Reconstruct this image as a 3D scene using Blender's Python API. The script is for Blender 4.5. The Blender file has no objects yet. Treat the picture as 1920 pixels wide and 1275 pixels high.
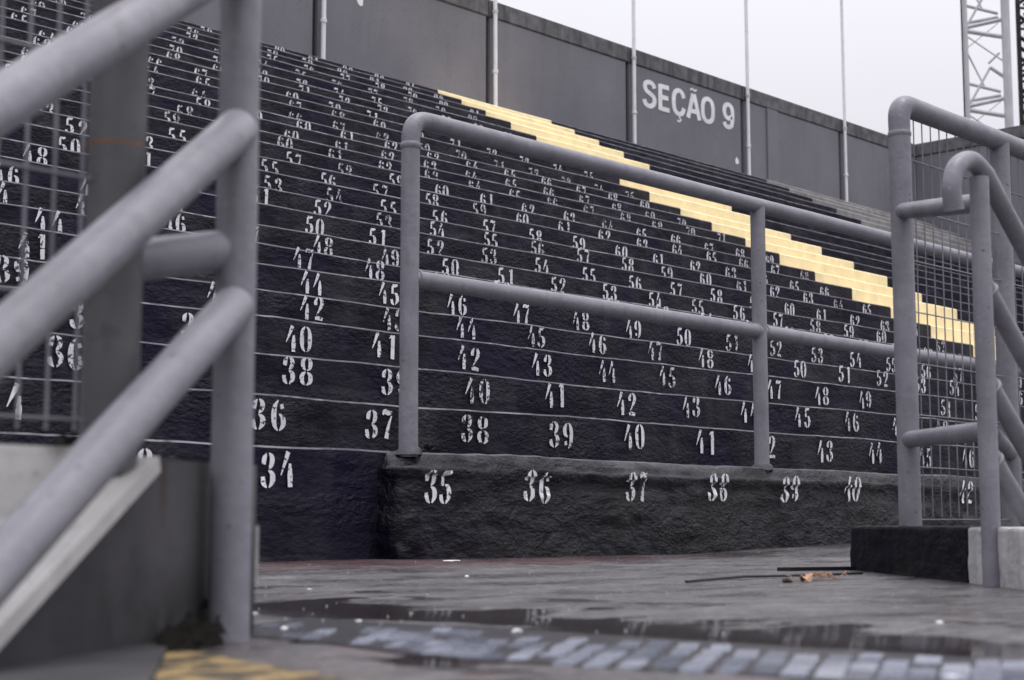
import bpy, bmesh, math, random
from mathutils import Vector, Matrix, noise
random.seed(7)
C = bpy.context.scene.collection
PI = math.pi
# ---------------------------------------------------------------- camera
# World: X runs along the terraces, Y up into them, Z up; floor of the landing is z = 0.
cam = bpy.data.cameras.new('camera'); co = bpy.data.objects.new('camera', cam); C.objects.link(co)
bpy.context.scene.camera = co
TH = math.atan(348/3000); PH = math.radians(43.4)
F = Vector((math.cos(PH)*math.cos(TH), math.sin(PH)*math.cos(TH), math.sin(TH)))
Rt = Vector((math.sin(PH), -math.cos(PH), 0)); Up = Rt.cross(F)
m = Matrix((Rt, Up, -F)).transposed().to_4x4(); m.translation = Vector((0, 0, .135))
co.matrix_world = m
cam.sensor_width = 36; cam.lens = 56.25; cam.clip_start = .02; cam.clip_end = 2000
cam.dof.use_dof = True; cam.dof.focus_distance = 7.0; cam.dof.aperture_fstop = 6.0; cam.dof.aperture_blades = 9
# ---------------------------------------------------------------- overcast sky, sun, exposure
sc = bpy.context.scene
w = bpy.data.worlds.new('World'); sc.world = w; w.use_nodes = True
n = w.node_tree.nodes; l = w.node_tree.links; n.clear()
out = n.new('ShaderNodeOutputWorld'); bg = n.new('ShaderNodeBackground'); l.new(bg.outputs[0], out.inputs[0])
sky = n.new('ShaderNodeTexSky'); sky.sky_type = 'NISHITA'; sky.sun_disc = False
sky.sun_elevation = math.radians(77); sky.sun_rotation = math.radians(144); sky.dust_density = 4
tc = n.new('ShaderNodeTexCoord'); sp = n.new('ShaderNodeSeparateXYZ'); l.new(tc.outputs['Generated'], sp.inputs[0])
mr = n.new('ShaderNodeMapRange'); mr.inputs[1].default_value = 0; mr.inputs[2].default_value = 1
mr.inputs[3].default_value = 4.6; mr.inputs[4].default_value = 21.5; l.new(sp.outputs[2], mr.inputs[0])
cn = n.new('ShaderNodeTexNoise'); cn.inputs['Scale'].default_value = 2.2; cn.inputs['Detail'].default_value = 3
l.new(tc.outputs['Generated'], cn.inputs[0])
cm = n.new('ShaderNodeMapRange'); cm.inputs[3].default_value = .95; cm.inputs[4].default_value = 1.05; l.new(cn.outputs[0], cm.inputs[0])
mm = n.new('ShaderNodeMath'); mm.operation = 'MULTIPLY'; l.new(mr.outputs[0], mm.inputs[0]); l.new(cm.outputs[0], mm.inputs[1])
vm = n.new('ShaderNodeVectorMath'); vm.operation = 'SCALE'; vm.inputs[0].default_value = (1.0, .985, 1.055); l.new(mm.outputs[0], vm.inputs[3])
mx = n.new('ShaderNodeMix'); mx.data_type = 'RGBA'; mx.inputs[0].default_value = .94
l.new(sky.outputs[0], mx.inputs[6]); l.new(vm.outputs[0], mx.inputs[7])
l.new(mx.outputs[2], bg.inputs[0]); bg.inputs[1].default_value = .1
sun = bpy.data.lights.new('sun', 'SUN'); so = bpy.data.objects.new('sun', sun); C.objects.link(so)
sun.energy = 1.5; sun.angle = math.radians(28); sun.color = (1, .97, .93)
so.rotation_euler = Vector((.16, -.22, 1.2)).to_track_quat('Z', 'Y').to_euler()
sc.view_settings.view_transform = 'Standard'; sc.view_settings.look = 'None'
sc.view_settings.exposure = 0.0; sc.view_settings.gamma = 1; sc.view_settings.use_curve_mapping = False
sc.render.engine = 'CYCLES'; sc.cycles.use_denoising = True; sc.cycles.max_bounces = 6
# ---------------------------------------------------------------- helpers
def tag(o, label=None, cat=None, group=None, kind=None):
    if label: o['label'] = label
    if cat: o['category'] = cat
    if group: o['group'] = group
    if kind: o['kind'] = kind
    return o
def thing(name, label, cat, loc=(0, 0, 0), group=None):
    o = bpy.data.objects.new(name, None); C.objects.link(o); o.location = loc; o.empty_display_size = .1
    return tag(o, label, cat, group)
def mesh(name, vs, fs, mats, parent=None, smooth=False, fm=None, kind=None):
    """vertices in world metres; parents sit unrotated, so children are only shifted"""
    off = Vector((0, 0, 0)); p = parent
    while p is not None: off += p.location; p = p.parent
    me = bpy.data.meshes.new(name)
    if parent is None:
        lo = [min(v[i] for v in vs) for i in range(3)]; hi = [max(v[i] for v in vs) for i in range(3)]
        off = Vector(((lo[0]+hi[0])/2, (lo[1]+hi[1])/2, lo[2]))
    me.from_pydata([tuple(Vector(v)-off) for v in vs], [], fs)
    for mt in (mats if isinstance(mats, (list, tuple)) else [mats]): me.materials.append(mt)
    if fm: me.polygons.foreach_set('material_index', fm)
    if smooth: me.polygons.foreach_set('use_smooth', [True]*len(me.polygons))
    me.update()
    o = bpy.data.objects.new(name, me); C.objects.link(o)
    if parent is not None: o.parent = parent
    else: o.location = off
    if kind: o['kind'] = kind
    return o
class MB:
    def __init__(s): s.v = []; s.f = []
    def add(s, v, f):
        b = len(s.v); s.v += [tuple(x) for x in v]; s.f += [tuple(i+b for i in q) for q in f]; return s
    def box(s, a, b, ch=0.0):
        x0, y0, z0 = a; x1, y1, z1 = b
        if ch <= 0:
            return s.add([(x0,y0,z0),(x1,y0,z0),(x1,y1,z0),(x0,y1,z0),(x0,y0,z1),(x1,y0,z1),(x1,y1,z1),(x0,y1,z1)],
                         [(0,3,2,1),(4,5,6,7),(0,1,5,4),(1,2,6,5),(2,3,7,6),(3,0,4,7)])
        bm = bmesh.new(); bmesh.ops.create_cube(bm, size=1)
        for v in bm.verts: v.co = Vector(((x0+x1)/2+v.co.x*(x1-x0), (y0+y1)/2+v.co.y*(y1-y0), (z0+z1)/2+v.co.z*(z1-z0)))
        bmesh.ops.bevel(bm, geom=bm.edges[:], offset=ch, segments=2, affect='EDGES')
        bm.verts.index_update(); s.add([v.co for v in bm.verts], [[v.index for v in f.verts] for f in bm.faces]); bm.free(); return s
    def prism(s, poly, z0, z1):
        k = len(poly); a = sum(poly[i][0]*poly[(i+1)%k][1]-poly[(i+1)%k][0]*poly[i][1] for i in range(k))
        if a < 0: poly = poly[::-1]
        return s.add([(p[0], p[1], z0) for p in poly]+[(p[0], p[1], z1) for p in poly],
                     [tuple(range(k))[::-1], tuple(range(k, 2*k))]+[(i, (i+1)%k, (i+1)%k+k, i+k) for i in range(k)])
    def tube(s, pts, r, seg=28, wob=0.0):
        pts = [Vector(p) for p in pts]; rs = r if isinstance(r, (list, tuple)) else [r]*len(pts)
        t0 = (pts[1]-pts[0]).normalized(); a = Vector((0, 0, 1)) if abs(t0.z) < .9 else Vector((1, 0, 0))
        u = t0.cross(a).normalized(); vv = []; ff = []
        for i, p in enumerate(pts):
            t = (pts[min(i+1, len(pts)-1)]-pts[max(i-1, 0)]).normalized()
            u = (u-t*u.dot(t)).normalized(); wv = t.cross(u)
            for k in range(seg):
                d = u*math.cos(2*PI*k/seg)+wv*math.sin(2*PI*k/seg)
                q = p+d*rs[i]
                if wob: q += d*noise.noise(q*14)*wob
                vv.append(q)
        for i in range(len(pts)-1):
            for k in range(seg):
                ff.append((i*seg+k, i*seg+(k+1)%seg, (i+1)*seg+(k+1)%seg, (i+1)*seg+k))
        ff.append(tuple(range(seg))[::-1]); ff.append(tuple((len(pts)-1)*seg+k for k in range(seg)))
        return s.add(vv, ff)
    def build(s, name, mat, parent=None, smooth=False, kind=None):
        o = mesh(name, s.v, s.f, mat, parent, smooth, kind=kind)
        if smooth:
            md = o.modifiers.new('edge', 'EDGE_SPLIT'); md.split_angle = math.radians(50)
        return o
def line(a, b, step=.08):
    a = Vector(a); b = Vector(b); k = max(1, int((b-a).length/step)); return [a+(b-a)*i/k for i in range(k+1)]
def bend(a, c, b, rad, k=10):
    """rounded corner at c between a and b"""
    a, c, b = Vector(a), Vector(c), Vector(b); d1 = (a-c).normalized(); d2 = (b-c).normalized()
    p = []
    for i in range(k+1):
        t = i/k; p.append((c+d1*rad)*(1-t)**2+c*2*t*(1-t)+(c+d2*rad)*t*t)
    return p
def catmull(P, k=6):
    P = [Vector(p) for p in P]; Q = [P[0]*2-P[1]]+P+[P[-1]*2-P[-2]]; o = []
    for i in range(1, len(Q)-2):
        for j in range(k):
            t = j/k; o.append(.5*((2*Q[i])+(Q[i+1]-Q[i-1])*t+(2*Q[i-1]-5*Q[i]+4*Q[i+1]-Q[i+2])*t*t+(3*Q[i]-Q[i-1]-3*Q[i+1]+Q[i+2])*t**3))
    o.append(P[-1]); return o
# ---------------------------------------------------------------- materials
class N:
    def __init__(s, name, rough=.7, spec=.3):
        s.m = bpy.data.materials.new(name); s.m.use_nodes = True; s.t = s.m.node_tree; s.b = s.t.nodes['Principled BSDF']
        s.b.inputs['Roughness'].default_value = rough; s.b.inputs['Specular IOR Level'].default_value = spec
        s.pos = s.t.nodes.new('ShaderNodeNewGeometry').outputs['Position']
    def link(s, a, b): s.t.links.new(a, b)
    def noise(s, scale, detail=4, sc3=None, rough=.55, off=0):
        v = s.pos
        mp = s.t.nodes.new('ShaderNodeMapping'); s.link(v, mp.inputs[0])
        if sc3: mp.inputs['Scale'].default_value = sc3
        mp.inputs['Location'].default_value = (off, off*.7, -off)
        nn = s.t.nodes.new('ShaderNodeTexNoise'); nn.inputs['Scale'].default_value = scale; nn.inputs['Detail'].default_value = detail
        nn.inputs['Roughness'].default_value = rough; s.link(mp.outputs[0], nn.inputs[0]); return nn.outputs[0]
    def rng(s, v, a, b, c=0., d=1.):
        r = s.t.nodes.new('ShaderNodeMapRange'); r.inputs[1].default_value = a; r.inputs[2].default_value = b
        r.inputs[3].default_value = c; r.inputs[4].default_value = d; s.link(v, r.inputs[0]); return r.outputs[0]
    def mix(s, f, a, b):
        x = s.t.nodes.new('ShaderNodeMix'); x.data_type = 'RGBA'
        for k, q in ((0, f), (6, a), (7, b)):
            if isinstance(q, (int, float)): x.inputs[k].default_value = q
            elif isinstance(q, tuple): x.inputs[k].default_value = q+(1,)
            else: s.link(q, x.inputs[k])
        return x.outputs[2]
    def math(s, op, a, b=0.0):
        x = s.t.nodes.new('ShaderNodeMath'); x.operation = op
        for k, q in ((0, a), (1, b)):
            if isinstance(q, (int, float)): x.inputs[k].default_value = q
            else: s.link(q, x.inputs[k])
        return x.outputs[0]
    def xyz(s):
        x = s.t.nodes.new('ShaderNodeSeparateXYZ'); s.link(s.pos, x.inputs[0]); return x.outputs
    def bump(s, h, strength=.4, dist=.01, prev=None):
        x = s.t.nodes.new('ShaderNodeBump'); x.inputs['Strength'].default_value = strength; x.inputs['Distance'].default_value = dist
        s.link(h, x.inputs['Height'])
        if prev: s.link(prev, x.inputs['Normal'])
        s.link(x.outputs[0], s.b.inputs['Normal']); return x.outputs[0]
    def col(s, c):
        if isinstance(c, tuple): s.b.inputs['Base Color'].default_value = c+(1,)
        else: s.link(c, s.b.inputs['Base Color'])
        return s
M = {}
def black_paint(name, deep=1.0, rough_bump=.85, rough=.46, spec=.18):
    a = N(name, rough, spec)
    patch = a.rng(a.noise(1.5, 4, (1, 1, .5), off=3), .45, .56)
    c = a.mix(patch, (.0062*deep, .0046*deep, .0205*deep), (.0165*deep, .015*deep, .023*deep))
    strk = a.rng(a.noise(5, 3, (1, 1, .12), off=9), .52, .72)
    c = a.mix(a.math('MULTIPLY', strk, .6), c, (.040*deep, .039*deep, .049*deep))
    dk = a.rng(a.noise(6, 5, (1, 1, .22), off=19), .50, .60)
    c = a.mix(a.math('MULTIPLY', dk, .85), c, (.0045, .0038, .011))
    brown = a.rng(a.noise(2.3, 5, off=31), .6, .72)
    c = a.mix(a.math('MULTIPLY', brown, .45), c, (.030, .027, .022))
    a.col(c)
    pl = a.rng(a.noise(1.6, 2, (1, 1, 2.4), off=5), .42, .62, .15, 1)
    h = a.math('MULTIPLY', a.noise(34, 5, (1, 1, 1.7), .62), pl)
    n1 = a.bump(h, rough_bump, .03)
    a.bump(a.noise(9, 4, (1, 1, 2.2), off=2), rough_bump*.6, .02, n1)
    a.link(a.rng(a.noise(2, 3, off=40), .35, .65, rough-.12, rough+.15), a.b.inputs['Roughness'])
    return a.m
M['black'] = black_paint('black_terrace_paint', .92)
M['curb'] = black_paint('black_rough_plaster', .35, 1.0, .32, .34)
def wornpaint(name, base, under, thr=.62, sc=60, rough=.6):
    a = N(name, rough, .25)
    k = a.rng(a.noise(sc, 5, off=4), thr, thr+.05)
    big = a.rng(a.noise(6, 3, off=14), .35, .7)
    c = a.mix(big, base, tuple(x*.8 for x in base))
    a.col(a.mix(k, c, under)); a.bump(a.noise(60, 4), .25, .005); return a.m
def stencil():
    a = N('white_stencil_paint', .6, .25); ri = a.t.nodes.new('ShaderNodeObjectInfo').outputs['Random']
    k = a.rng(a.math('ADD', a.noise(70, 5, off=4), a.math('MULTIPLY', a.math('POWER', ri, 3.0), .09)), .575, .625)
    c = a.mix(a.rng(a.noise(14, 3, off=14), .35, .65), (.86, .855, .89), (.68, .675, .72))
    c = a.mix(a.math('MULTIPLY', ri, .25), c, (.30, .30, .34)); a.col(a.mix(k, c, (.05, .05, .07))); a.bump(a.noise(60, 4), .25, .005); return a.m
M['digit'] = stencil()
M['edge'] = wornpaint('worn_step_nosing', (.145, .14, .165), (.03, .028, .042), .47, 11)
M['yellow'] = wornpaint('yellow_aisle_paint', (.93, .80, .50), (.84, .71, .44), .52, 7)
M['nosing'] = wornpaint('yellow_edge_paint', (.34, .24, .10), (.06, .048, .036), .47, 19)
M['letter'] = wornpaint('white_lettering_paint', (.84, .83, .86), (.6, .6, .63), .62, 20)
def edgepaint():
    a = N('worn_step_nosing', .5, .3)
    k = a.rng(a.noise(11, 5, off=4), .45, .55); c = a.mix(k, (.13, .127, .148), (.026, .024, .038))
    c = a.mix(a.rng(a.noise(1.7, 3, (1, 3, 3), off=44), .42, .60), c, (.040, .038, .052)); a.col(c); a.bump(a.noise(60, 4), .3, .005); return a.m
M['edge'] = edgepaint()
def concrete(name, c0, c1, sc=3, b=.3, rough=.8, streak=0):
    a = N(name, rough, .3)
    c = a.mix(a.rng(a.noise(sc, 6), .35, .68), c0, c1)
    if streak:
        c = a.mix(a.math('MULTIPLY', a.rng(a.noise(9, 4, (1, 1, .1), off=8), .5, .7), streak), c, tuple(x*.4 for x in c1))
    a.col(a.mix(a.math('MULTIPLY', a.rng(a.noise(40, 3, off=6), .6, .7), .5), c, tuple(x*.45 for x in c1)))
    a.bump(a.noise(30, 5), b, .01); return a.m
M['bare'] = concrete('bare_concrete', (.20, .19, .19), (.30, .29, .29), 2.5, .4, .85, .5)
M['wall'] = concrete('grey_wall_paint', (.158, .156, .178), (.190, .187, .211), .9, .15, .75, .12)
M['beam'] = concrete('stained_concrete_beam', (.085, .087, .090), (.165, .163, .178), 7, .5, .85, .98)
M['joint'] = N('dark_joint').col((.03, .03, .035)).m
M['pole'] = concrete('white_pole_paint', (.76, .75, .79), (.84, .83, .87), 8, .1, .5, .15)
M['white'] = concrete('dirty_white_wall', (.48, .47, .46), (.66, .65, .64), 6, .4, .8, .35)
M['block'] = black_paint('black_block_paint', .35, .5, .6)
def greywall():
    a = N('grey_stringer_paint', .75, .25)
    z = a.xyz()
    c = a.mix(a.rng(a.noise(5, 5), .35, .7), (.036, .035, .040), (.075, .073, .080))
    dirt = a.rng(a.noise(16, 5, off=3), .55, .7)
    c = a.mix(a.math('MULTIPLY', dirt, .4), c, (.022, .021, .02))
    rs = a.math('MULTIPLY', a.rng(a.math('ABSOLUTE', a.math('SUBTRACT', z[0], a.math('ADD', 1.022, a.math('MULTIPLY', a.math('SUBTRACT', a.noise(20, 3, off=81), .5), .02)))), .010, .003), a.rng(z[2], .11, .19)); c = a.mix(a.math('MULTIPLY', rs, .8), c, (.045, .022, .014))
    c = a.mix(a.math('MULTIPLY', a.rng(z[0], 1.0, 1.12), a.rng(z[2], .06, .18)), c, (.105, .102, .105))
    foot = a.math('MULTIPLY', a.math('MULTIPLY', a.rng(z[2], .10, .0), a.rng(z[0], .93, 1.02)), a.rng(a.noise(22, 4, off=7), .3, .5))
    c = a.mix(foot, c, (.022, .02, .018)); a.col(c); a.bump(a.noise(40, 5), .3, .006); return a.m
M['stringer'] = greywall()
def pipe():
    a = N('grey_pipe_paint', .42, .4)
    c = a.mix(a.rng(a.noise(7, 4), .35, .7), (.180, .177, .206), (.235, .232, .262))
    c = a.mix(a.math('MULTIPLY', a.rng(a.noise(22, 6, (1, 1, .25), off=5), .52, .68), .5), c, (.14, .135, .15))
    c = a.mix(a.math('MULTIPLY', a.rng(a.noise(80, 4, off=35), .64, .70), .4), c, (.34, .33, .36))
    c = a.mix(a.math('MULTIPLY', a.rng(a.noise(55, 3, off=15), .69, .73), .85), c, (.10, .07, .05))
    a.col(c); a.bump(a.noise(34, 6), .6, .004)
    a.link(a.rng(a.noise(12, 3, off=25), .3, .7, .34, .55), a.b.inputs['Roughness']); return a.m
M['pipe'] = pipe()
M['pipe_dark'] = concrete('darker_shaded_pipe_paint', (.085, .085, .09), (.14, .138, .148), 5, .15, .5, .3)  # darker grey paint with the left fence post's shade put into its colour
M['pipe2'] = concrete('grey_wire_paint', (.16, .155, .18), (.24, .235, .26), 12, .1, .5)
M['rust'] = wornpaint('rust', (.30, .12, .04), (.2, .1, .05), .5, 60)
def floor():
    a = N('wet_concrete_floor', .5, .5); z = a.xyz()
    c = a.mix(a.rng(a.noise(2.2, 7, (.8, 1.6, 1), .62), .40, .60), (.038, .035, .039), (.095, .088, .093))
    c = a.mix(a.math('MULTIPLY', a.rng(a.noise(8, 7, (.6, 1.5, 1), .65, off=5), .50, .60), .85), c, (.042, .038, .042))
    c = a.mix(a.math('MULTIPLY', a.rng(a.noise(16, 7, (.55, 1.5, 1), .7, off=44), .53, .58), .8), c, (.028, .026, .03))
    c = a.mix(a.math('MULTIPLY', a.rng(a.noise(13, 7, (.6, 1.6, 1), .7, off=64), .55, .62), .7), c, (.18, .172, .174))
    c = a.mix(a.math('MULTIPLY', a.rng(a.noise(38, 5, off=9), .54, .64), .8), c, (.15, .143, .145))
    c = a.mix(a.math('MULTIPLY', a.rng(a.noise(110, 4, off=19), .53, .62), .8), c, (.030, .028, .032))
    c = a.mix(a.math('MULTIPLY', a.rng(a.noise(230, 2, off=29), .66, .72), .9), c, (.42, .41, .42))
    # cracks: thin bands where a warped noise crosses its middle value
    cr = a.math('ABSOLUTE', a.math('SUBTRACT', a.noise(1.3, 5, (.5, 1.5, 1), off=22), .5))
    crm = a.rng(cr, .0, .006, 1, 0); c = a.mix(a.math('MULTIPLY', crm, .8), c, (.03, .028, .03))
    # reddish stain along the foot of the ledge, left side
    red = a.math('MULTIPLY', a.rng(z[1], 3.25, 3.75), a.rng(z[0], 4.9, 4.2))
    red = a.math('MULTIPLY', red, a.rng(a.noise(9, 4, (1, 1, 1), off=17), .34, .5)); c = a.mix(a.math('MULTIPLY', red, .65), c, (.10, .022, .022))
    # patchy darker tone close to the terrace foot
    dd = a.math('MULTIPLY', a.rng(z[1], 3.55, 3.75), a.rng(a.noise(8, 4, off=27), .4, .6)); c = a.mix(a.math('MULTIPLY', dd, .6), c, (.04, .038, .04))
    # standing water in the low channel beside the mosaic strip
    xx = a.math('ADD', z[0], a.math('MULTIPLY', a.math('SUBTRACT', a.noise(3.2, 6, off=33), .5), .95))
    wet = a.math('MULTIPLY', a.rng(xx, 1.54, 1.57), a.rng(xx, 1.93, 1.88))
    wet2 = a.rng(a.noise(3.5, 3, (1, 1, 1), off=52), .57, .60)
    wet = a.math('MAXIMUM', wet, a.math('MULTIPLY', wet2, a.rng(z[0], 2.6, 2.0)))
    c = a.mix(a.math('MULTIPLY', wet, .85), c, (.040, .033, .034))
    warm = a.math('MULTIPLY', a.rng(z[0], 1.42, 1.2), a.rng(a.noise(14, 4, off=71), .45, .6)); c = a.mix(a.math('MULTIPLY', warm, .6), c, (.13, .095, .092)); a.col(c)
    a.link(a.mix(wet, a.rng(a.noise(3.5, 6, (.7, 1.4, 1), off=60), .38, .62, .16, .50), (.07, .07, .07)), a.b.inputs['Roughness'])
    x = a.bump(a.math('MULTIPLY', a.noise(22, 6, (.8, 1.3, 1)), a.rng(wet, 0, 1, 1, .035)), .9, .014); return a.m
M['floor'] = floor()
M['under'] = concrete('lower_ground', (.04, .045, .035), (.06, .065, .05), 1, .3)
a = N('wet_mosaic_stone', .12, .8); ri = a.t.nodes.new('ShaderNodeObjectInfo').outputs['Random']
a.col(a.mix(ri, (.15, .165, .21), (.46, .49, .58))); a.bump(a.noise(50, 4), .3, .004); M['tile'] = a.m
M['dark'] = N('dark_metal', .5, .4).col((.012, .012, .014)).m
a = N('dry_leaf', .7); a.col(a.mix(a.rng(a.noise(60, 3), .4, .6), (.24, .11, .06), (.50, .30, .20))); M['leaf'] = a.m
M['darkleaf'] = N('rotten_leaf', .7).col((.03, .025, .015)).m
M['scrap'] = concrete('white_scrap', (.62, .62, .64), (.75, .75, .77), 30, .2)
M['pebble'] = concrete('grey_pebble', (.25, .24, .25), (.38, .37, .38), 30, .2)
M['tower'] = concrete('tower_grey_paint', (.52, .51, .55), (.60, .59, .63), 2, .1, .6, .2)
M['clad'] = concrete('pale_cladding', (.80, .79, .84), (.86, .85, .90), 1.5, .05, .7, .1)
M['darkmast'] = concrete('dark_rusty_steel', (.018, .015, .015), (.05, .04, .04), 5, .4, .7)
# ================================================================ GROUND
def ground_z(x, y):
    z = .027*max(0, min(1, (y-2.7)/1.0))**1.5
    z += .03*max(0, min(1, (y-3.1)/.6))*max(0, min(1, (x-4.9)/1.2))
    z -= .006*math.exp(-((x-1.75)/.22)**2)
    z += noise.noise(Vector((x*1.3, y*1.3, 3)))*.004*min(1, max(0, (x-1)/.5))
    return z
xs = [.74+i*.06 for i in range(93)]+[6.5+i*.5 for i in range(40)]+[30, 60]
ys = [-12, -8, -5, -3, -2, -1, -.4]+[0+i*.06 for i in range(68)]+[4.05]
vs = [(x, y, ground_z(x, y)) for x in xs for y in ys]; ny = len(ys)
fs = [(i*ny+j, (i+1)*ny+j, (i+1)*ny+j+1, i*ny+j+1) for i in range(len(xs)-1) for j in range(ny-1)]
b0 = len(vs); vs += [(.74, y, -.17) for y in ys]; fs += [(b0+j, j, j+1, b0+j+1) for j in range(ny-1)]
mesh('landing_floor', vs, fs, M['floor'], smooth=True, kind='structure')
for k in range(6):     # steps going down towards the viewer
    x1 = .74-.30*k; z1 = -.17*(k+1)
    tag(MB().box((x1-.34, -12, z1-.25), (x1-.002, 1.0 if k else 1.60, z1)).build('stair_step', M['floor']), kind='structure')
MB().add([(-600, -600, -3), (600, -600, -3), (600, 600, -3), (-600, 600, -3)], [(0, 1, 2, 3)]).build('ground', M['under'], kind='structure')
# yellow painted edge of the top step
vv = []; ff = []
for i in range(60):
    y = -1.0+2.52*i/59
    for j in range(8):
        x1 = .932+.24*(y-1.105) if y > .8 else .877
        x = .742+(x1-.742)*j/7+(noise.noise(Vector((y*9, 1, 2)))*.022 if j == 7 else 0)
        vv.append((x, y, ground_z(x, y)+.004))
for i in range(59):
    for j in range(7): ff.append((i*8+j, i*8+j+1, i*8+9+j, i*8+8+j))
mesh('yellow_edge_line', vv, ff, M['nosing'], kind='structure')
# mosaic strip of small wet stones set in the floor
ms = thing('mosaic_strip', 'pale blue strip of small wet mosaic stones set in the floor at the stair head', 'mosaic strip', (1.4, 1.2, 0))
tb = MB().box((-.5, -.5, 0), (.5, .5, 1), .035); tme = None
for i in range(46):
    y0_ = 1.66-i*.033; az = math.radians(44-19*min(1, i/34)); ux_, uy_ = math.cos(az), math.sin(az)
    for row in range(4):
        x = 1.235+ux_*row*.088+.03*math.sin(i*.3); y = y0_+uy_*row*.088
        x += random.uniform(-.004, .004)
        if (i < 7 and random.random() < .55) or random.random() < .06: continue
        if row == 3 and random.random() < .35: continue
        if tme is None:
            o = tb.build('mosaic_stone', M['tile'], None); tme = o.data; tme.transform(Matrix.Translation((0, 0, -0.0))); bpy.data.objects.remove(o)
        o = bpy.data.objects.new('mosaic_stone', tme); C.objects.link(o); o.parent = ms
        o.location = (x-1.4, y-1.2, -.0128+ground_z(x, y)+random.uniform(-.0005, .0022))
        o.rotation_euler = (random.uniform(-.03, .03), random.uniform(-.03, .02), az+random.uniform(-.04, .04))
        o.scale = (.082*random.uniform(.9, 1.03), .033*ux_*.86*random.uniform(.88, 1.05), .015)
gr = []
for i in range(48):
    y = 1.70-i*.033; gr += [(1.19+.03*math.sin(i*.3), y, ground_z(1.19, y)+.0015), (1.56, y+.2, ground_z(1.56, y+.2)+.0015)]
M['grout'] = N('wet_dark_grout', .25, .5).col((.045, .043, .05)).m
mesh('grout_bed', gr, [(2*i, 2*i+1, 2*i+3, 2*i+2) for i in range(47)], M['grout'], ms)
# ================================================================ TERRACES
H = [.378,.584,.778,.988,1.175,1.38,1.56,1.759,1.979,2.182,2.403,2.612,2.839,3.047,3.267,3.465,3.709,3.924,4.15,4.367,4.605,4.833,5.049,5.259,5.457]
D = [3.875]+[3.975+.4105*k for k in range(1, 25)]
def row_dy(k, x, t):      # waviness of a riser, t = 0 bottom .. 1 top
    a = .5+.5*math.exp(-k/6)
    return (noise.noise(Vector((x*.8, k*3.1, 0)))*.010+noise.noise(Vector((x*5, k*3.1, t*3)))*.004*a)
def row_dz(k, x):
    g = 1 if k < 8 else .6
    d = noise.noise(Vector((x*1.1, k*5.3, 7)))*.008+noise.noise(Vector((x*5, k*5.3, 9)))*.0035+noise.noise(Vector((x*17, k, 1)))*.0016
    return d*g
def step_part(parent, name, k, x0, x1, fmat, emat, step=None):
    step = step or (.045 if k < 4 else .08 if k < 10 else .16)
    nseg = max(1, int(round((x1-x0)/step))); z0 = (0 if k == 0 else H[k-1])-.03; z1 = H[k]
    vs, fs, fm = [], [], []
    c = .0062+.00036*k
    yb = D[k+1]+.02 if k < 24 else D[k]+.42
    nt = 6 if k < 3 else 3
    for i in range(nseg+1):
        x = x0+(x1-x0)*i/nseg; dz = row_dz(k, x)
        prof = [(D[k]+row_dy(k, x, t/nt), z0+(z1-c+dz-z0)*t/nt) for t in range(nt+1)]
        prof += [(D[k]+c+row_dy(k, x, 1)+.002, z1+dz), (D[k]+.12, z1+dz*.3), (yb, z1), (yb, z0)]
        for p in prof: vs.append((x, p[0], p[1]))
    q = nt+5
    for i in range(nseg):
        for j in range(q-1):
            fs.append((i*q+j, (i+1)*q+j, (i+1)*q+j+1, i*q+j+1)); fm.append(1 if j >= nt else 0)
    fs.append(tuple(range(q))[::-1]); fm.append(0); fs.append(tuple(nseg*q+j for j in range(q))); fm.append(0)
    return mesh(name, vs, fs, [fmat, emat], parent, fm=fm)
gs = thing('grandstand', 'black concrete terrace steps with white stencilled seat numbers and a yellow aisle', 'grandstand', (12, 8, 0))
steps = {}
AX0, AX1 = 13.30, 15.38
for k in range(25):
    xl = -1.5 if k < 8 else 3.0
    steps[k] = step_part(gs, 'step', k, xl, AX0 if k else 3.66, M['black'], M['edge'])
    step_part(gs, 'step', k, -26, xl-.002, M['black'], M['edge'], 2.0)
    if k == 0: continue
    if k >= 4:
        o = step_part(gs, 'aisle_step', k, AX0+.002, AX1-.002, M['yellow'], M['yellow'], .4); 
        o['label'] = 'step painted pale yellow'
        xe = 20.35 if k >= 20 else 25.72
        step_part(gs, 'step', k, AX1, xe, M['black'], M['edge'], .2)
        if k >= 20:
            o = step_part(gs, 'bare_step', k, xe+.003, 25.72, M['bare'], M['bare'], .3); o['label'] = 'unpainted grey concrete step'
    else:
        step_part(gs, 'step', k, AX0+.002, 25.72, M['black'], M['edge'], .3)
# front ledge (rough plastered kerb) ------------------------------------------------
PR = [(0, -.03), (0, .03)]+[(0, .03+.245*i/11) for i in range(1, 12)]+[(-.004, .290), (-.012, .312), (-.010, .322), (.004, .328), (.010, .342), (.030, .368), (.055, .374), (.30, .376), (.68, .378)]
def kdisp(s, z):
    a = noise.noise(Vector((s*3.1, z*5, 11)))*.010+noise.noise(Vector((s*11, z*22, 5)))*.008+noise.noise(Vector((s*26, z*50, 2)))*.0055
    cr = abs(noise.noise(Vector((s*1.6+noise.noise(Vector((s*4, z*9, 1)))*.5, z*7.5, 21))))
    a -= .010*max(0, 1-cr*14)
    return a
path = [(3.465, 3.93, -1, 0)]
for i in range(3): path.append((3.465, 3.90-.03*i, -1, 0))
for i in range(9):
    t = PI/2*i/8; path.append((3.535-.07*math.cos(t), 3.815-.07*math.sin(t), -math.cos(t), -math.sin(t)))
x = 3.56
while x < 26: path.append((x, 3.745, 0, -1)); x += .025 if x < 8.2 else .25
vs, fs, fm = [], [], []; q = len(PR); sl = 0
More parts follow.
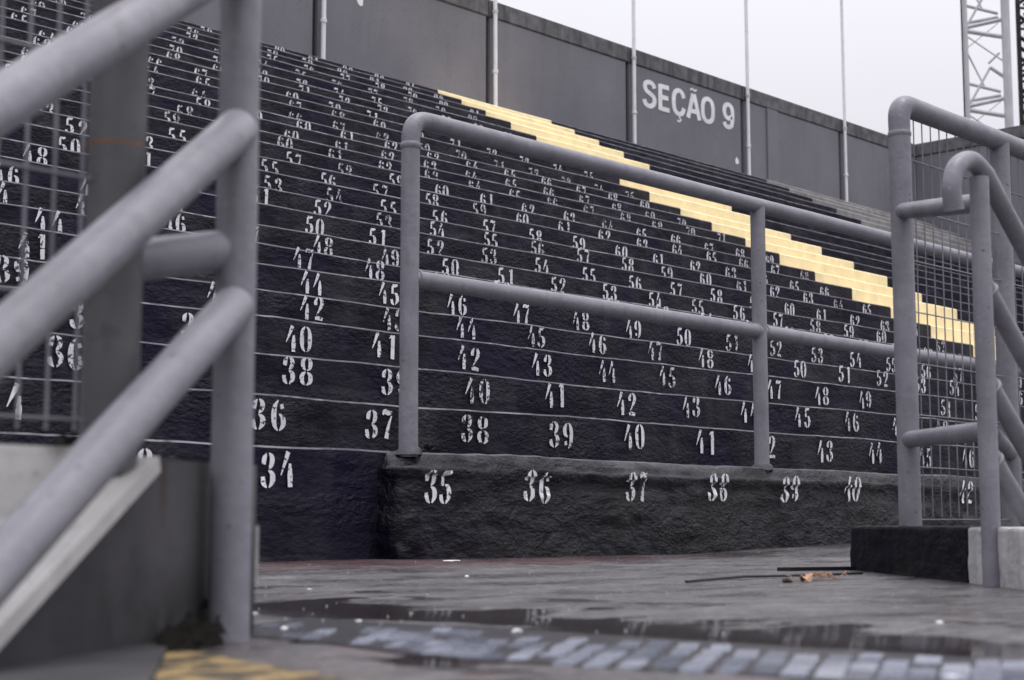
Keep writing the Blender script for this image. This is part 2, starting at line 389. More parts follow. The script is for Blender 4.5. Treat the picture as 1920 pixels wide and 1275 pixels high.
for i, (px, py, nx, nyy) in enumerate(path):
    if i: sl += math.hypot(px-path[i-1][0], py-path[i-1][1])
    for j, (ins, z) in enumerate(PR):
        d = kdisp(sl, z)*(1 if j < q-3 else .3)
        zz = z+(noise.noise(Vector((sl*2, 3, 3)))*.006+noise.noise(Vector((sl*14, 3, 3)))*.003 if 10 < j < q-1 else 0)
        ix = ins if i > 11 else min(ins, .06)
        vs.append((px-nx*ix+nx*d, py-nyy*ix+nyy*d, zz))
for i in range(len(path)-1):
    for j in range(q-1):
        fs.append((i*q+j, (i+1)*q+j, (i+1)*q+j+1, i*q+j+1)); fm.append(1 if j >= q-4 else 0)
M['curbtop'] = concrete('worn_ledge_top', (.035, .033, .043), (.10, .096, .112), 6, .8, .7)
ledge = mesh('front_ledge', vs, fs, [M['curb'], M['curbtop']], gs, smooth=True, fm=fm)
ledge['label'] = 'rough plastered black ledge at the foot of the terraces'
MB().box((3.56, 3.82, -.1), (25, 4.36, .372)).build('ledge_core', M['curbtop'], gs)
# stencil numerals ----------------------------------------------------------------
G = {
 '0': [([(.22,.98),(.10,.82),(.07,.5),(.10,.18),(.22,.02)],[.03,.12,.16,.12,.03]), ([(.30,.98),(.42,.82),(.45,.5),(.42,.18),(.30,.02)],[.03,.12,.16,.12,.03])],
 '1': [([(.30,.99),(.30,.6),(.30,.02)],[.15,.16,.15]), ([(.22,.95),(.12,.84)],[.08,.03])],
 '2': [([(.10,.64),(.10,.78),(.20,.97)],[.12,.14,.03]), ([(.28,.98),(.41,.86),(.42,.68),(.30,.46),(.14,.22)],[.03,.14,.15,.09,.03]), ([(.06,.08),(.25,.10),(.46,.06)],[.10,.13,.11])],
 '3': [([(.09,.66),(.11,.82),(.20,.97)],[.11,.14,.03]), ([(.28,.98),(.40,.85),(.38,.66),(.27,.53)],[.03,.14,.13,.03]), ([(.27,.50),(.41,.40),(.43,.22),(.30,.02)],[.03,.14,.15,.03]), ([(.06,.32),(.09,.15),(.21,.02)],[.12,.14,.03])],
 '4': [([(.31,.99),(.20,.72),(.03,.34)],[.13,.10,.02]), ([(.38,.66),(.38,.35),(.38,.01)],[.07,.15,.14])],
 '5': [([(.13,.90),(.12,.54)],[.10,.11]), ([(.12,.93),(.28,.92),(.44,.97)],[.10,.12,.06]), ([(.24,.58),(.38,.50),(.42,.26),(.27,.02)],[.03,.14,.15,.03]), ([(.06,.28),(.09,.13),(.20,.02)],[.11,.13,.03])],
 '6': [([(.24,.98),(.11,.80),(.07,.48),(.10,.20),(.22,.02)],[.03,.12,.16,.13,.03]), ([(.27,.55),(.41,.44),(.43,.22),(.29,.02)],[.03,.14,.15,.03]), ([(.36,.86),(.40,.72)],[.10,.11])],
 '7': [([(.03,.80),(.12,.92),(.30,.88),(.46,.96)],[.05,.14,.13,.05]), ([(.43,.80),(.31,.45),(.24,.02)],[.04,.10,.15])],
 '8': [([(.22,.98),(.10,.86),(.11,.66),(.22,.54)],[.03,.13,.13,.03]), ([(.29,.98),(.41,.86),(.40,.66),(.29,.54)],[.03,.13,.13,.03]), ([(.22,.48),(.08,.36),(.08,.16),(.22,.02)],[.03,.14,.14,.03]), ([(.29,.48),(.43,.36),(.43,.16),(.29,.02)],[.03,.14,.14,.03])],
 '9': [([(.27,.02),(.40,.20),(.44,.52),(.41,.80),(.29,.98)],[.03,.12,.16,.13,.03]), ([(.24,.45),(.10,.56),(.08,.78),(.22,.98)],[.03,.14,.15,.03]), ([(.15,.14),(.11,.28)],[.10,.11])]}
GL = {}
for ch, st in G.items():       # each stroke becomes a short ribbon
    vs, fs = [], []
    for pts, wd in st:
        P = catmull([(p[0], p[1], 0) for p in pts], 4); Wd = catmull([(a, 0, 0) for a in wd], 4); b = len(vs)
        for i, p in enumerate(P):
            t = (P[min(i+1, len(P)-1)]-P[max(i-1, 0)]).normalized(); nn = Vector((-t.y, t.x, 0)); hw = max(.03, Wd[i].x*1.22)/2
            e = 1+random.uniform(-.05, .05)
            vs.append((p.x+nn.x*hw*e, p.y+nn.y*hw*e)); vs.append((p.x-nn.x*hw*e, p.y-nn.y*hw*e))
        for i in range(len(P)-1): fs.append((b+2*i, b+2*i+2, b+2*i+3, b+2*i+1))
    GL[ch] = (vs, fs)
def number_mesh(txt, xc, zc, surf, hgt=.110, wd=.112, rot=0, dx=0, adv=.078):
    vs, fs = [], []
    for i, ch in enumerate(txt):
        gv, gf = GL[ch]; ox = (i-.5)*adv+dx*(1 if i else -1); b = len(vs)
        r = rot+random.uniform(-.03, .03); oz = random.uniform(-.004, .004)
        for (u, v) in gv:
            a = (u-.25)*wd; z = (v-.5)*hgt
            a, z = a*math.cos(r)-z*math.sin(r), a*math.sin(r)+z*math.cos(r)
            X = xc+ox+a; Z = zc+z+oz; vs.append((X, surf(X, Z), Z))
        fs += [tuple(b+t for t in f) for f in gf]
    return vs, [f[::-1] for f in fs]
S50 = [11.12,10.427,9.873,9.205,8.623,7.955,6.744,6.705,5.982,5.394,4.818,4.109,3.627,2.385,2.78,3.205,.465,.282,-.425,-.95,-1.65,-2.335,-2.385,-3.58,-4.15]
for k in range(25):
    far = MB()
    for nn in range(20, 90):
        X = S50[k]+(nn-50)*.5-.015+random.uniform(-.014, .014)
        if X < .50*D[k] or X > min(13.12, 2.2*D[k]): continue
        zc = (H[k-1] if k else .17)+.131+random.uniform(-.008, .008)
        if k == 0:
            if X < 3.38:
                X -= .06; surf = lambda x, z: D[0]+row_dy(0, x, (z+.03)/.4)-.006; zc = .302
            elif X > 3.52:
                X -= .02 if nn < 37 else 0
                zc = .262+min(.03, (X-3.6)*.012)
                surf = lambda x, z: 3.745-.0135-max(0, kdisp(x-3.325, z)) if z < .30 else 3.745-.027
            else: continue
            if X > 7.5: continue
        else:
            surf = (lambda kk: lambda x, z: D[kk]+row_dy(kk, x, .5)-.0045-.002*(kk < 4))(k)
        v, f = number_mesh(str(nn), X, zc, surf, rot=random.uniform(-.03, .03), dx=random.uniform(-.002, .005), wd=.100 if k == 0 else .112, adv=.069 if k == 0 else .080)
        if k <= 12: mesh('seat_number', v, f, M['digit'], steps[k] if not (k == 0 and X > 3.5) else ledge)
        else: far.add(v, f)
    if far.v: far.build('seat_numbers', M['digit'], steps[k], kind='stuff')
# ================================================================ BACK WALL
DW = 14.26; Q = DW/13.86
def ZQ(z): return .135+(z-.135)*Q
bw = thing('back_wall', 'long grey concrete wall behind the top terrace with white section lettering', 'wall', (17, DW, 5.2))
PX = [x*Q for x in (0, 2.95, 5.8, 8.62, 11.45, 14.29, 17.09, 19.85, 22.62, 25.30)]
for i in range(len(PX)-1):
    x0, x1 = PX[i]-.04, PX[i+1]-.115
    MB().box((x0, DW, 4.9), (min(x1, 25.9), DW+.16, ZQ(6.60)), .006).build('wall_panel', M['wall'], bw)
    MB().box((x0-.045, DW-.012, ZQ(6.606)), (min(x1+.035, 25.9), DW+.19, ZQ(6.83)), .012).build('coping_beam', M['beam'], bw)
MB().box((-26, DW, 4.9), (-.2, DW+.16, ZQ(6.83))).build('wall_panel', M['wall'], bw)
MB().box((0, DW+.05, 4.9), (25.9, DW+.15, ZQ(6.8))).build('joint_backing', M['joint'], bw)
MB().box((20.41*Q, DW-.03, 5.2), (20.71*Q, DW+.01, ZQ(6.60)), .006).build('pilaster', M['wall'], bw)
SL = {'S': [[(.50,.76),(.44,.90),(.28,.955),(.12,.89),(.08,.74),(.16,.60),(.32,.52),(.47,.42),(.50,.25),(.42,.11),(.27,.045),(.11,.10),(.045,.26)]],
 'E': [[(.10,0),(.10,.5),(.10,1)], [(.10,.93),(.50,.93)], [(.10,.52),(.46,.52)], [(.10,.07),(.51,.07)]],
 'C': [[(.54,.70),(.46,.89),(.31,.955),(.15,.87),(.08,.68),(.08,.32),(.15,.13),(.31,.045),(.46,.11),(.54,.31)], [(.33,.0),(.33,-.09),(.39,-.17),(.30,-.24),(.22,-.21)]],
 'A': [[(.05,0),(.30,.98)], [(.34,.98),(.59,0)], [(.16,.30),(.48,.30)], [(.16,1.10),(.25,1.17),(.36,1.11),(.46,1.18)]],
 'O': [[(.32,.955),(.16,.88),(.08,.68),(.08,.32),(.16,.12),(.32,.045),(.48,.12),(.56,.32),(.56,.68),(.48,.88),(.32,.955)]],
 '9': [[(.44,.50),(.30,.40),(.15,.46),(.08,.66),(.13,.87),(.28,.955),(.43,.89),(.49,.72),(.49,.42),(.44,.15),(.28,.045),(.13,.10),(.08,.22)]]}
lv, lfc = [], []; cx = 0
for ch, adv_ in (('S', .66), ('E', .64), ('C', .68), ('A', .68), ('O', 1.04), ('9', .58)):
    for si, pts in enumerate(SL[ch]):
        P = catmull([(p[0], p[1], 0) for p in pts], 5) if len(pts) > 3 else [Vector((p[0], p[1], 0)) for p in pts]
        hw = .088 if not (si == 1 and ch == 'C') and not (si == 3 and ch == 'A') else .034; b = len(lv)
        for i, p in enumerate(P):
            t = (P[min(i+1, len(P)-1)]-P[max(i-1, 0)]).normalized()
            if ch == 'O' and i in (0, len(P)-1): t = Vector((-1, 0, 0))
            for sgn in (1, -1):
                u, v = p.x-t.y*hw*sgn, p.y+t.x*hw*sgn
                lv.append(((17.36+(cx+u)*.515)*Q, DW-.004-.0008*si, ZQ(6.045+v*.385+.012*(cx+u))))
        lfc += [(b+2*i+1, b+2*i+3, b+2*i+2, b+2*i) for i in range(len(P)-1)]
    cx += adv_
lo = mesh('section_lettering', lv, lfc, M['letter'], bw); lo['label'] = 'white painted letters on the grey wall'
for (x, z, s) in ((12.05*Q, ZQ(6.28), .05), (19.62*Q, ZQ(5.62), .045)):      # paint splashes
    vv = [(x+math.cos(a*PI/5)*s*random.uniform(.6, 1.2), DW-.004, z+math.sin(a*PI/5)*s*1.4*random.uniform(.6, 1.2)) for a in range(10)]
    mesh('paint_splash', vv, [tuple(range(10))], M['letter'], bw)
sw = thing('side_wall', 'grey wall closing the far right end of the terraces', 'wall', (25.1, 9, 0))
for i in range(4):
    y1 = DW-.005-2.85*i; MB().box((25.75, y1-2.8, 0), (25.92, y1, ZQ(6.60)), .006).build('wall_panel', M['wall'], sw)
    MB().box((25.728, y1-2.84, ZQ(6.606)), (25.94, y1, ZQ(6.83)), .012).build('coping_beam', M['beam'], sw)
PL = ['white pole on the back wall, mostly hidden at the far left', 'white pole on the back wall behind the left handrail post',
 'white pole on the back wall left of the start of the yellow aisle', 'white pole on the back wall where the yellow aisle meets it',
 'white pole just left of the SE\u00c7\u00c3O 9 lettering', 'white pole just right of the SE\u00c7\u00c3O 9 lettering with rust near its top', 'white pole beside the bare concrete steps, rightmost clear one']
for i, x in enumerate(PX[3:9]):
    base = Vector((x, DW-.06, 5.46))
    p = thing('pole', PL[i+1], 'pole', base, 'white poles along the back wall')
    lean = random.uniform(-.05, .02)
    MB().tube(line(base, base+Vector((lean, 0, 6.2)), .6), .028 if i < 5 else .026, 14).build('pole_shaft', M['pole'], p, True)
    MB().box((x-.07, DW-.11, 5.46), (x+.07, DW-.005, 5.485), .004).build('base_plate', M['pole'], p)
    for zz in (6.05, 6.86):
        MB().tube([base+Vector((lean*(zz-5.46)/6.2, 0, zz-5.48)), base+Vector((lean*(zz-5.46)/6.2, 0, zz-5.44))], .038, 14).build('clamp', M['pole'] if zz < 6.2 else M['tower'], p)
    if i == 4: MB().tube([base+Vector((lean*.6, 0, 3.02)), base+Vector((lean*.65, 0, 3.4))], .0292, 14).build('rust_patch', M['rust'], p, True)
# ================================================================ TOWERS BEHIND
def brace(mb, a, b, t): mb.tube([a, b], t, 6)
tw = thing('lattice_tower', 'tall pale grey open lattice tower behind the right corner of the wall', 'tower', (54.87, 27.25, -3))
rr = Vector((Rt.x, Rt.y, 0)); ff2 = Vector((F.x, F.y, 0)).normalized(); T0 = Vector((54.87, 27.25, 0))
def tp(a, d, z): return T0+rr*a+ff2*d+Vector((0, 0, z))
for (a, d, r_) in ((-.80, 0, .085), (.72, 0, .17), (-.62, .5, .05), (.80, .5, .08)):
    MB().tube([tp(a, d, -3), tp(a, d, 26)], r_, 8).build('chord', M['tower'], tw)
MB().tube([tp(-.93, 0, -3), tp(-.93, 0, 26)], .035, 8).build('cable', M['darkmast'], tw)
z = 12.62
while z < 24:
    for (a0, z0, a1, z1, t) in ((-.75, z+.10, .66, z+.42, .085), (-.75, z-.05, .66, z-.28, .085), (-.7, z-.28, .66, z-1.25, .028), (-.7, z+.2, .1, z+1.6, .05), (.1, z+1.6, .66, z+1.2, .07)):
        mb = MB(); brace(mb, tp(a0, .05, z0), tp(a1, .05, z1), t); mb.build('brace', M['tower'], tw)
        mb = MB(); brace(mb, tp(a1-.05, .55, z0+.7), tp(a0+.1, .55, z1+.7), t*.7); mb.build('brace', M['tower'], tw)
    z += 3.05
dm = thing('dark_mast', 'dark rusty lattice mast at the right edge beside the pale tower', 'mast', (57.5, 27.3, -3)); T0 = Vector((57.62, 27.2, 0))
for a in (-.09, 1.1): MB().tube([tp(a, 0, -3), tp(a, 0, 26)], .10, 8, .04).build('chord', M['darkmast'], dm)
mb = MB(); z = 9.
while z < 25:
    brace(mb, tp(-.1, 0, z), tp(1.1, 0, z+.9*random.choice((-1, 1))), .07); brace(mb, tp(-.09, 0, z+.3), tp(1.1, .3, z+.3), .05)
    brace(mb, tp(.2, .2, z+.1), tp(.6, .2, z+random.uniform(-.3, .5)), .06); z += .42
mb.build('bracing', M['darkmast'], dm, kind='stuff')
# ================================================================ RAILINGS
RF = .0310
def weld(name, c, axis, r, parent):
    a = Vector(axis).normalized(); c = Vector(c)
    return MB().tube([c-a*.006, c-a*.003, c+a*.003, c+a*.006], [r, r+.004, r+.004, r], 20, .003).build(name, M['pipe'], parent, True)
YR = 3.80
rl = thing('pipe_railing', 'grey two rail pipe railing standing on the black front ledge', 'railing', (5.5, YR, .37))
x0 = 3.531; px = [x0+1.99*i for i in range(8)]; zt, zm = 1.476, .939
top = [Vector((x0, YR, z)) for z in (1.37, 1.40)]+bend((x0, YR, 1.2), (x0, YR, zt), (x0+1, YR, zt), .075, 12)+line((x0+.1, YR, zt), (px[-1], YR, zt-.02), .25)
MB().tube(top, RF, 32, .0015).build('top_rail', M['pipe'], rl, True)
MB().tube([(x0, YR, 1.368), (x0, YR, 1.374), (x0, YR, 1.388), (x0, YR, 1.392)], [RF, RF+.004, RF+.004, RF], 28, .001).build('collar', M['pipe'], rl, True)
for i, x in enumerate(px):
    MB().tube(line((x, YR, .355), (x, YR, zt-.01 if i else 1.37), .12), RF, 32, .0015).build('post', M['pipe'], rl, True)
    MB().tube([(x, YR, .362), (x, YR, .378), (x, YR, .388)], [.044, .040, RF], 20, .014).build('base_flange', M['curbtop'], rl, True)
    if i < len(px)-1:
        MB().tube(line((x, YR, zm), (px[i+1], YR, zm), .25), RF*.94, 32, .0015).build('mid_rail', M['pipe'], rl, True)
        weld('weld', (x+RF*.99, YR, zm), (1, 0, 0), RF*.95, rl)
for i in range(1, 4):
    weld('weld', (px[i]-RF*1.0, YR, zm), (1, 0, 0), RF*.93, rl)
# --- right mesh fence ---------------------------------------------------------------
YF = 2.25
rf = thing('mesh_fence', 'grey pipe fence with thin wire mesh standing on the black block at right', 'fence', (4.0, YF, .13))
fx = [3.977, 4.585, 5.9]; zt = 1.325
pts = [Vector((fx[0], YF, 1.2)), Vector((fx[0], YF, 1.25))]+bend((fx[0], YF, 1), (fx[0], YF, zt), (5, YF, zt), .05, 10)+line((fx[0]+.07, YF, zt), (5.9, YF, zt), .2)
MB().tube(pts, RF, 32, .0015).build('top_rail', M['pipe'], rf, True)
MB().tube([(fx[0], YF, 1.228), (fx[0], YF, 1.232), (fx[0], YF, 1.24), (fx[0], YF, 1.244)], [RF, RF+.002, RF+.002, RF], 28).build('collar', M['pipe'], rf, True)
for i, x in enumerate(fx):
    MB().tube(line((x, YF, .10), (x, YF, 1.2 if i == 0 else zt-.01), .12), RF, 32, .0015).build('post', M['pipe'], rf, True)
for i in range(2):
    mb = MB(); x = fx[i]+RF+.045
    while x < fx[i+1]-RF: mb.tube(line((x, YF, .16), (x+random.uniform(-.004, .004), YF, zt-.02), .3), .0021, 6); x += .0505
    for j in range(8): z = 1.17-.1455*j; mb.tube([(fx[i], YF-.004, z), (fx[i+1], YF-.004, z+random.uniform(-.004, .004))], .0021, 6)
    mb.build('wire_mesh', M['pipe2'], rf, kind='stuff')
# --- right stair handrail --------------------------------------------------------------
TS = .922; YH = 1.85*TS; RH = .0238*TS
def hp(x, z): return Vector((x*TS, YH, .135+(z-.135)*TS))
rh = thing('stair_handrail', 'grey pipe handrail with hooked end descending beside the right mesh fence', 'handrail', (3.655*TS, YH, 0))
hook = catmull([hp(3.522, .897), hp(3.512, .955), hp(3.545, 1.010), hp(3.618, 1.036), hp(3.690, 1.012)], 8)
slope = -.80
hook = hook[:-1]+line(hp(3.690, 1.012), hp(4.75, 1.012+slope*1.06), .1)
MB().tube(hook, RH, 30, .001).build('top_rail', M['pipe'], rh, True)
MB().tube(line((3.655*TS, YH, 0), hp(3.655, 1.0), .1), RH, 30, .001).build('post', M['pipe'], rh, True)
MB().tube(line((4.72*TS, YH, 0), hp(4.72, .19), .1), RH, 30, .001).build('post', M['pipe'], rh, True)
for z0, xe in ((.735, 4.5), (.495, 4.2), (.315, 4.0)):
    MB().tube(line(hp(3.655, z0), hp(xe, z0+slope*(xe-3.648)), .1), RH, 30, .001).build('lower_rail', M['pipe'], rh, True)
    weld('weld', hp(3.680, z0-.02), (1, 0, slope), RH*.98, rh)
for z0, z1 in ((1.015, .935), (.372, .366)):
    MB().tube(line((fx[0], YF, z0), hp(3.655, z1), .1), RH*1.04, 30, .001).build('cross_tube', M['pipe'], rh, True)
MB().tube(line((fx[1], YF, .355), hp(3.655, .366), .1), RH, 30, .001).build('cross_tube', M['pipe'], rh, True)
# --- left stair handrail, very close to the lens --------------------------------------------
lh = thing('stair_handrail', 'blurred grey pipe handrail in the left foreground with three sloping rails', 'handrail', (1.13, 1.53, 0))
P0 = Vector((1.125, 1.523, 0)); dr = Vector((-.44, -.265, 0))
pb, pt = Vector((1.168, 1.565, 0)), Vector((1.168, 1.565, 1.15))
pb = Vector((1.140, 1.530, 0)); pt = Vector((1.140, 1.530, 1.05))
MB().tube(line(pb, pt, .1), .0243, 32, .001).build('post', M['pipe'], lh, True)
pr = pb+Vector((-.004, -.010, 0))
for zj, ze in ((.822, .502), (.609, .291), (.397, .095)):
    a = pr+Vector((0, 0, zj)); b = Vector((.682, 1.243, ze)); d = b-a; a = a+d.normalized()*.011
    MB().tube([a-d.normalized()*.010, a-d.normalized()*.006]+line(a, a+d*1.5, .1), [.016, .0215]+[.0243]*(len(line(a, a+d*1.5, .1))), 32, .001).build('sloping_rail', M['pipe'], lh, True)
fp = Vector((.957, 1.505, 0))
MB().tube(line(fp+Vector((.02, .005, .425)), pb+Vector((-.004, .012, .462)), .05), .024, 28, .001).build('cross_tube', M['pipe'], lh, True)
# --- left mesh fence ------------------------------------------------------------------------
lf = thing('mesh_fence', 'grey pipe fence post with wire mesh on the white wall behind the left handrail', 'fence', (.957, 1.505, .2))
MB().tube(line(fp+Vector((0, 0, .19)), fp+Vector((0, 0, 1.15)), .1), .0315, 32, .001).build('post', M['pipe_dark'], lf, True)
MB().tube([fp+Vector((0, 0, .548)), fp+Vector((0, 0, .551))], .0318, 32).build('rust_ring', M['rust'], lf, True)
MB().tube(line(fp+Vector((0, 0, 1.15)), fp+Vector((-1.2, 0, 1.15)), .1), .0315, 32, .001).build('top_rail', M['pipe'], lf, True)
MB().tube(line(fp+Vector((-1.2, 0, .19)), fp+Vector((-1.2, 0, 1.15)), .1), .0315, 32, .001).build('post', M['pipe'], lf, True)
mb = MB(); x = fp.x-.042
while x > -.2: mb.tube([(x, 1.505, .235), (x, 1.505, 1.14)], .0021, 6); x -= .0335
for j in range(8): z = .247+.1455*j*.9; mb.tube([(-.22, 1.503, z), (fp.x, 1.503, z)], .0019, 6)
mb.build('wire_mesh', M['pipe2'], lf, kind='stuff')
# ================================================================ LOW WALLS
ux, uy = .848, .53
def wp(x, off=0): return (x-uy*off, 1.5537+(x-1.1152)*uy/ux+ux*off)
lw = thing('low_wall', 'dirty white low wall carrying the left mesh fence', 'wall', (.4, 1.5, -1))
MB().box((-2, 1.500, -1.2), (.93, 1.64, .218), .006).build('wall_body', M['white'], lw)
MB().box((.93, 1.500, -1.2), (1.012, 1.64, .205), .006).build('wall_body', M['white'], lw)
st = thing('stair_side_wall', 'grey stair side wall with a white sloping top edge behind the left handrail', 'wall', (1.0, 1.5, -1))
# outline of the side wall in its own plane: (x, z)
ol = [(-.6, -1.2), (1.268, -1.2), (1.268, .212), (1.020, .207), (1.006, .193), (.731, .030), (-.6, -.758)]
fr = [Vector((*wp(x, .0), z)) for x, z in ol]; bk = [Vector((*wp(x, .10), z)) for x, z in ol]; k = len(ol)
mesh('wall_body', fr+bk, [tuple(range(k)), tuple(range(k, 2*k))[::-1]]+[(i, i+k, (i+1)%k+k, (i+1)%k) for i in range(k)], M['stringer'], st)
def band(pts, wdt, off, thick, nm, mt):
    vv = []
    for o_ in (off, off+thick):
        for x, z in pts: vv.append(Vector((*wp(x, o_), z)))
    return mesh(nm, vv, [(0, 1, 2, 3), (7, 6, 5, 4), (0, 4, 5, 1), (1, 5, 6, 2), (2, 6, 7, 3), (3, 7, 4, 0)], mt, st)
cp = band([(-.6, -.757), (1.008, .194), (1.004, .210), (-.6, -.725)], 0, -.004, .112, 'sloping_top', M['white']); cp['label'] = 'white painted sloping top edge'
band([(1.262, .062), (1.272, .062), (1.272, .135), (1.262, .135)], 0, -.003, .10, 'end_face', M['bare'])
MB().prism([(1.05, 1.515), (.804, 1.183), (.66, .995), (.40, 1.15), (.85, 1.43)], -1.2, .010).build('wall_foot', M['stringer'], st)
# black block and white wall under the right fence
A, B, Cc = (4.242, 2.606), (3.561, 1.866), (2.98, 1.34)
tx = bpy.data.textures.new('chip', 'CLOUDS'); tx.noise_scale = .06; tx.noise_depth = 3
def worn(o, amt=.010, lv=4):
    b_ = o.modifiers.new('bevel', 'BEVEL'); b_.width = .008; b_.segments = 2
    u_ = o.modifiers.new('grid', 'SUBSURF'); u_.subdivision_type = 'SIMPLE'; u_.levels = lv; u_.render_levels = lv
    d_ = o.modifiers.new('chips', 'DISPLACE'); d_.texture = tx; d_.strength = amt; d_.mid_level = .55; d_.texture_coords = 'GLOBAL'
bl = thing('black_block', 'low black painted concrete block under the right mesh fence', 'block', (3.9, 2.3, 0))
worn(MB().prism([A, B, (3.70, 1.80), (4.1, 2.10), (4.7, 2.10), (4.7, 2.606)], -.02, .133).build('block_body', M['block'], bl), .012, 5)
worn(MB().prism([(4.702, 2.606), (4.702, 2.1), (6.5, 2.1), (6.5, 2.606)], -.02, .133).build('block_body', M['block'], bl))
M['greywhite'] = concrete('weathered_white_paint', (.40, .39, .39), (.52, .51, .51), 7, .4, .8, .55)
ww = MB().prism([(B[0]-.004, B[1]-.004), Cc, (3.08, 1.28), (3.66, 1.79)], -.02, .131).build('low_wall', M['greywhite']); worn(ww, .009, 5); tag(ww, 'short white stair wall right of the black block', 'wall')
# ================================================================ LITTER AND SMALL THINGS
def blob(name, label, cat, x, y, r, mat, flat=.5, group=None, sx=1.0):
    bm = bmesh.new(); bmesh.ops.create_icosphere(bm, subdivisions=2, radius=1)
    sd = random.random()*50
    for v in bm.verts:
        v.co *= 1+.45*noise.noise(v.co*1.2+Vector((sd, 0, 0))); v.co.x *= r*sx; v.co.y *= r; v.co.z *= r*flat
    bm.verts.index_update(); mb = MB().add([v.co+Vector((x, y, ground_z(x, y)+r*flat*.5)) for v in bm.verts], [[v.index for v in f.verts] for f in bm.faces]); bm.free()
    return tag(mb.build(name, mat, smooth=True), label, cat, group)
for (x, y, r, lb) in ((1.578, 2.054, .007, 'white chip of plaster on the floor just right of the left handrail post'),
    (2.174, 2.641, .009, 'white pebble on the dry floor between the left post and the ledge corner'),
    (1.35, 1.69, .007, 'pale chip at the left end of the mosaic strip'),
    (1.549, 1.769, .007, 'white chip in the dark puddle left of the mosaic strip'),
    (1.526, 1.434, .009, 'white chip lying at the far edge of the mosaic strip'),
    (2.055, 1.123, .008, 'pale chip on the wet floor in front of the black block'),
    (2.95, 2.95, .008, 'small pale chip near the middle of the dry floor'),
    (1.30, .70, .010, 'pale chip on the mosaic stones near the right edge')):
    blob('plaster_chip', lb, 'chip', x, y, r*.75, M['scrap'], .45, 'pale chips scattered on the floor')
blob('paper_scrap', 'flat white scrap at the reddish foot of the black terrace', 'scrap', 3.55, 3.62, .018, M['scrap'], .15, None, 2)
mb = MB()
for i in range(700):
    x = random.uniform(1.1, 6.5); y = random.uniform(.6, 3.7); r = random.uniform(.001, .0035); z = ground_z(x, y)
    mb.add([(x-r, y-r, z-.001), (x+r, y-r*.6, z-.001), (x+r*.4, y+r, z-.001), (x, y, z+r*1.3)], [(0,1,3),(1,2,3),(2,0,3)])
mb.build('grit', M['pebble'], kind='stuff')
mb = MB()
for i in range(110):
    t = random.random(); x = .99+t*.17+random.uniform(-.015, .015); y = 1.475+(x-1.0)*.62+random.uniform(-.035, .008); z = random.random()**2.5*.048*(.25+.75*t)
    q_ = .004+random.random()*.007
    mb.add([(x-q_, y, z), (x+q_, y-q_, z), (x, y+q_, z+q_*.6), (x, y-q_*.4, z+q_*1.6)], [(0,1,3),(1,2,3),(2,0,3)])
M['moss'] = N('black_moss', .8).col((.014, .013, .010)).m
mb.build('moss', M['moss'], kind='stuff')
# curled leaf with a dark piece beside it
vv, ff = [], []
for i in range(9):
    for j in range(7):
        u = i/8-.5; v = j/6-.5; wd_ = math.cos(u*PI*.95)**.6
        vv.append((3.30+u*.040*.72+v*.026*wd_, 2.15+u*.040-v*.022*wd_*.7, ground_z(3.3, 2.15)+.003+.011*abs(math.sin(v*2.6+.5))*wd_+.007*math.cos(u*4)+.004*noise.noise(Vector((u*6, v*6, 0)))))
for i in range(8):
    for j in range(6): ff.append((i*7+j, i*7+7+j, i*7+8+j, i*7+j+1))
lf_ = mesh('dry_leaf', vv, ff, M['leaf'], smooth=True); tag(lf_, 'curled orange brown leaf on the floor in front of the black block', 'leaf')
s_ = lf_.modifiers.new('thick', 'SOLIDIFY'); s_.thickness = .001
blob('rotten_leaf', 'dark wet leaf lump beside the curled orange leaf', 'leaf', 3.255, 2.175, .010, M['darkleaf'], .8, None, 1.5)
mb = MB()
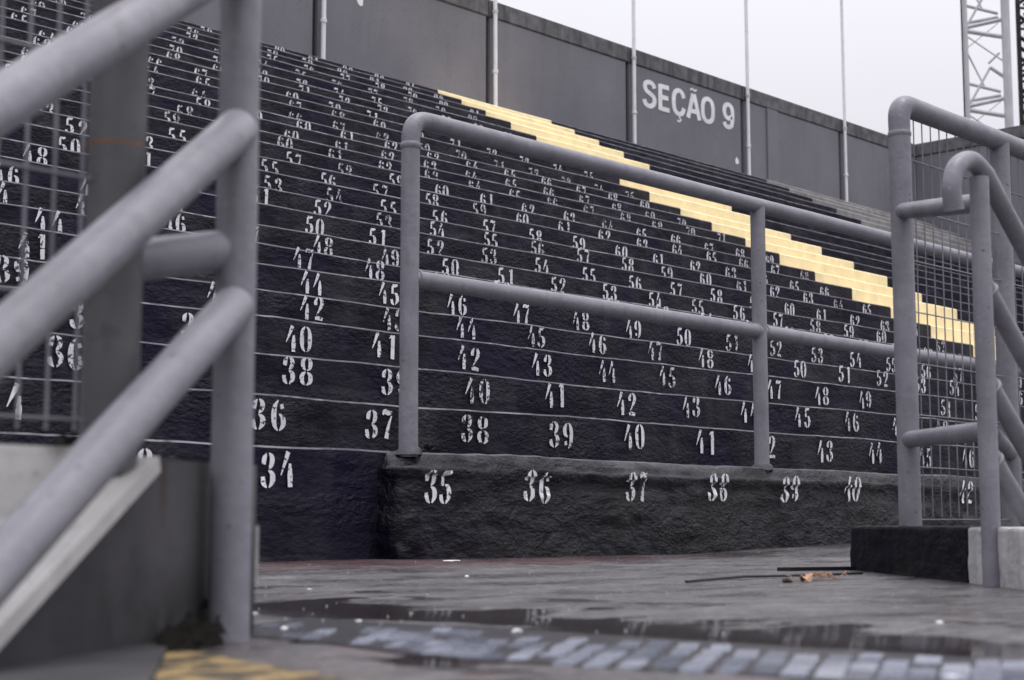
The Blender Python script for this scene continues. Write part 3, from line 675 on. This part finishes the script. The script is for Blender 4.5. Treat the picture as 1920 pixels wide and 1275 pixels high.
for i in range(26):
    x = 3.38+random.uniform(-.05, .28); y = 2.18+(x-3.38)*.35+random.uniform(-.05, .05); a = random.uniform(0, PI); L_ = random.uniform(.01, .03)
    mb.tube([(x, y, .006), (x+math.cos(a)*L_, y+math.sin(a)*L_, .010+random.uniform(0, .008))], .0012, 5)
tag(mb.build('dry_twigs', M['leaf']), 'thin scatter of dry twigs and leaf bits right of the curled leaf', 'twigs', kind='stuff')
pk = MB().add(*(lambda a, b, t, z0, z1: ([(a[0], a[1], z0), (b[0], b[1], z0), (b[0]+t, b[1]-t, z0), (a[0]+t, a[1]-t, z0), (a[0], a[1], z1), (b[0], b[1], z1), (b[0]+t, b[1]-t, z1), (a[0]+t, a[1]-t, z1)], [(0,1,5,4),(1,2,6,5),(2,3,7,6),(3,0,4,7),(4,5,6,7),(0,3,2,1)]))((3.99, 2.70), (4.25, 2.59), .03, .0, .013))
tag(pk.build('black_strip', M['dark']), 'thin flat black strip lying on the floor against the black block', 'strip')
tg = MB().tube([(3.05, 2.32, .004), (3.4, 2.40, .006), (3.62, 2.33, .006), (3.9, 2.36, .005)], .0035, 6); tag(tg.build('crack_line', M['dark']), 'thin dark line of a crack in the floor left of the black block', 'cable')  # long floor crack, drawn as a thin dark tube
# tufts of weed: one on the ledge at the railing foot, one at the left fence foot
def tuft(label, x, y, z, n_, s, mat):
    mb = MB()
    for i in range(n_):
        a = random.uniform(0, 2*PI); e = random.uniform(.1, 1.3); L_ = s*random.uniform(.4, 1); d = Vector((math.cos(a)*math.cos(e), math.sin(a)*math.cos(e), math.sin(e)))
        p = Vector((x, y, z)); q1 = p+d*L_*.6; q2 = p+d*L_+Vector((0, 0, -.2*L_)); sd = Vector((-math.sin(a), math.cos(a), 0))*.12*s
        mb.add([p-sd*.3, p+sd*.3, q1+sd, q2, q1-sd], [(0, 1, 2, 3, 4)])
    tag(mb.build('weed_tuft', mat), label, 'weed', kind=None)
M['weed'] = N('dark_weed', .7).col((.022, .024, .024)).m
tuft('small dark weed growing at the foot of the first ledge railing post', 3.56, 3.735, .372, 26, .055, M['weed'])
tuft('dark dry weeds on the white wall at the foot of the left mesh fence', .90, 1.49, .218, 20, .03, M['weed'])
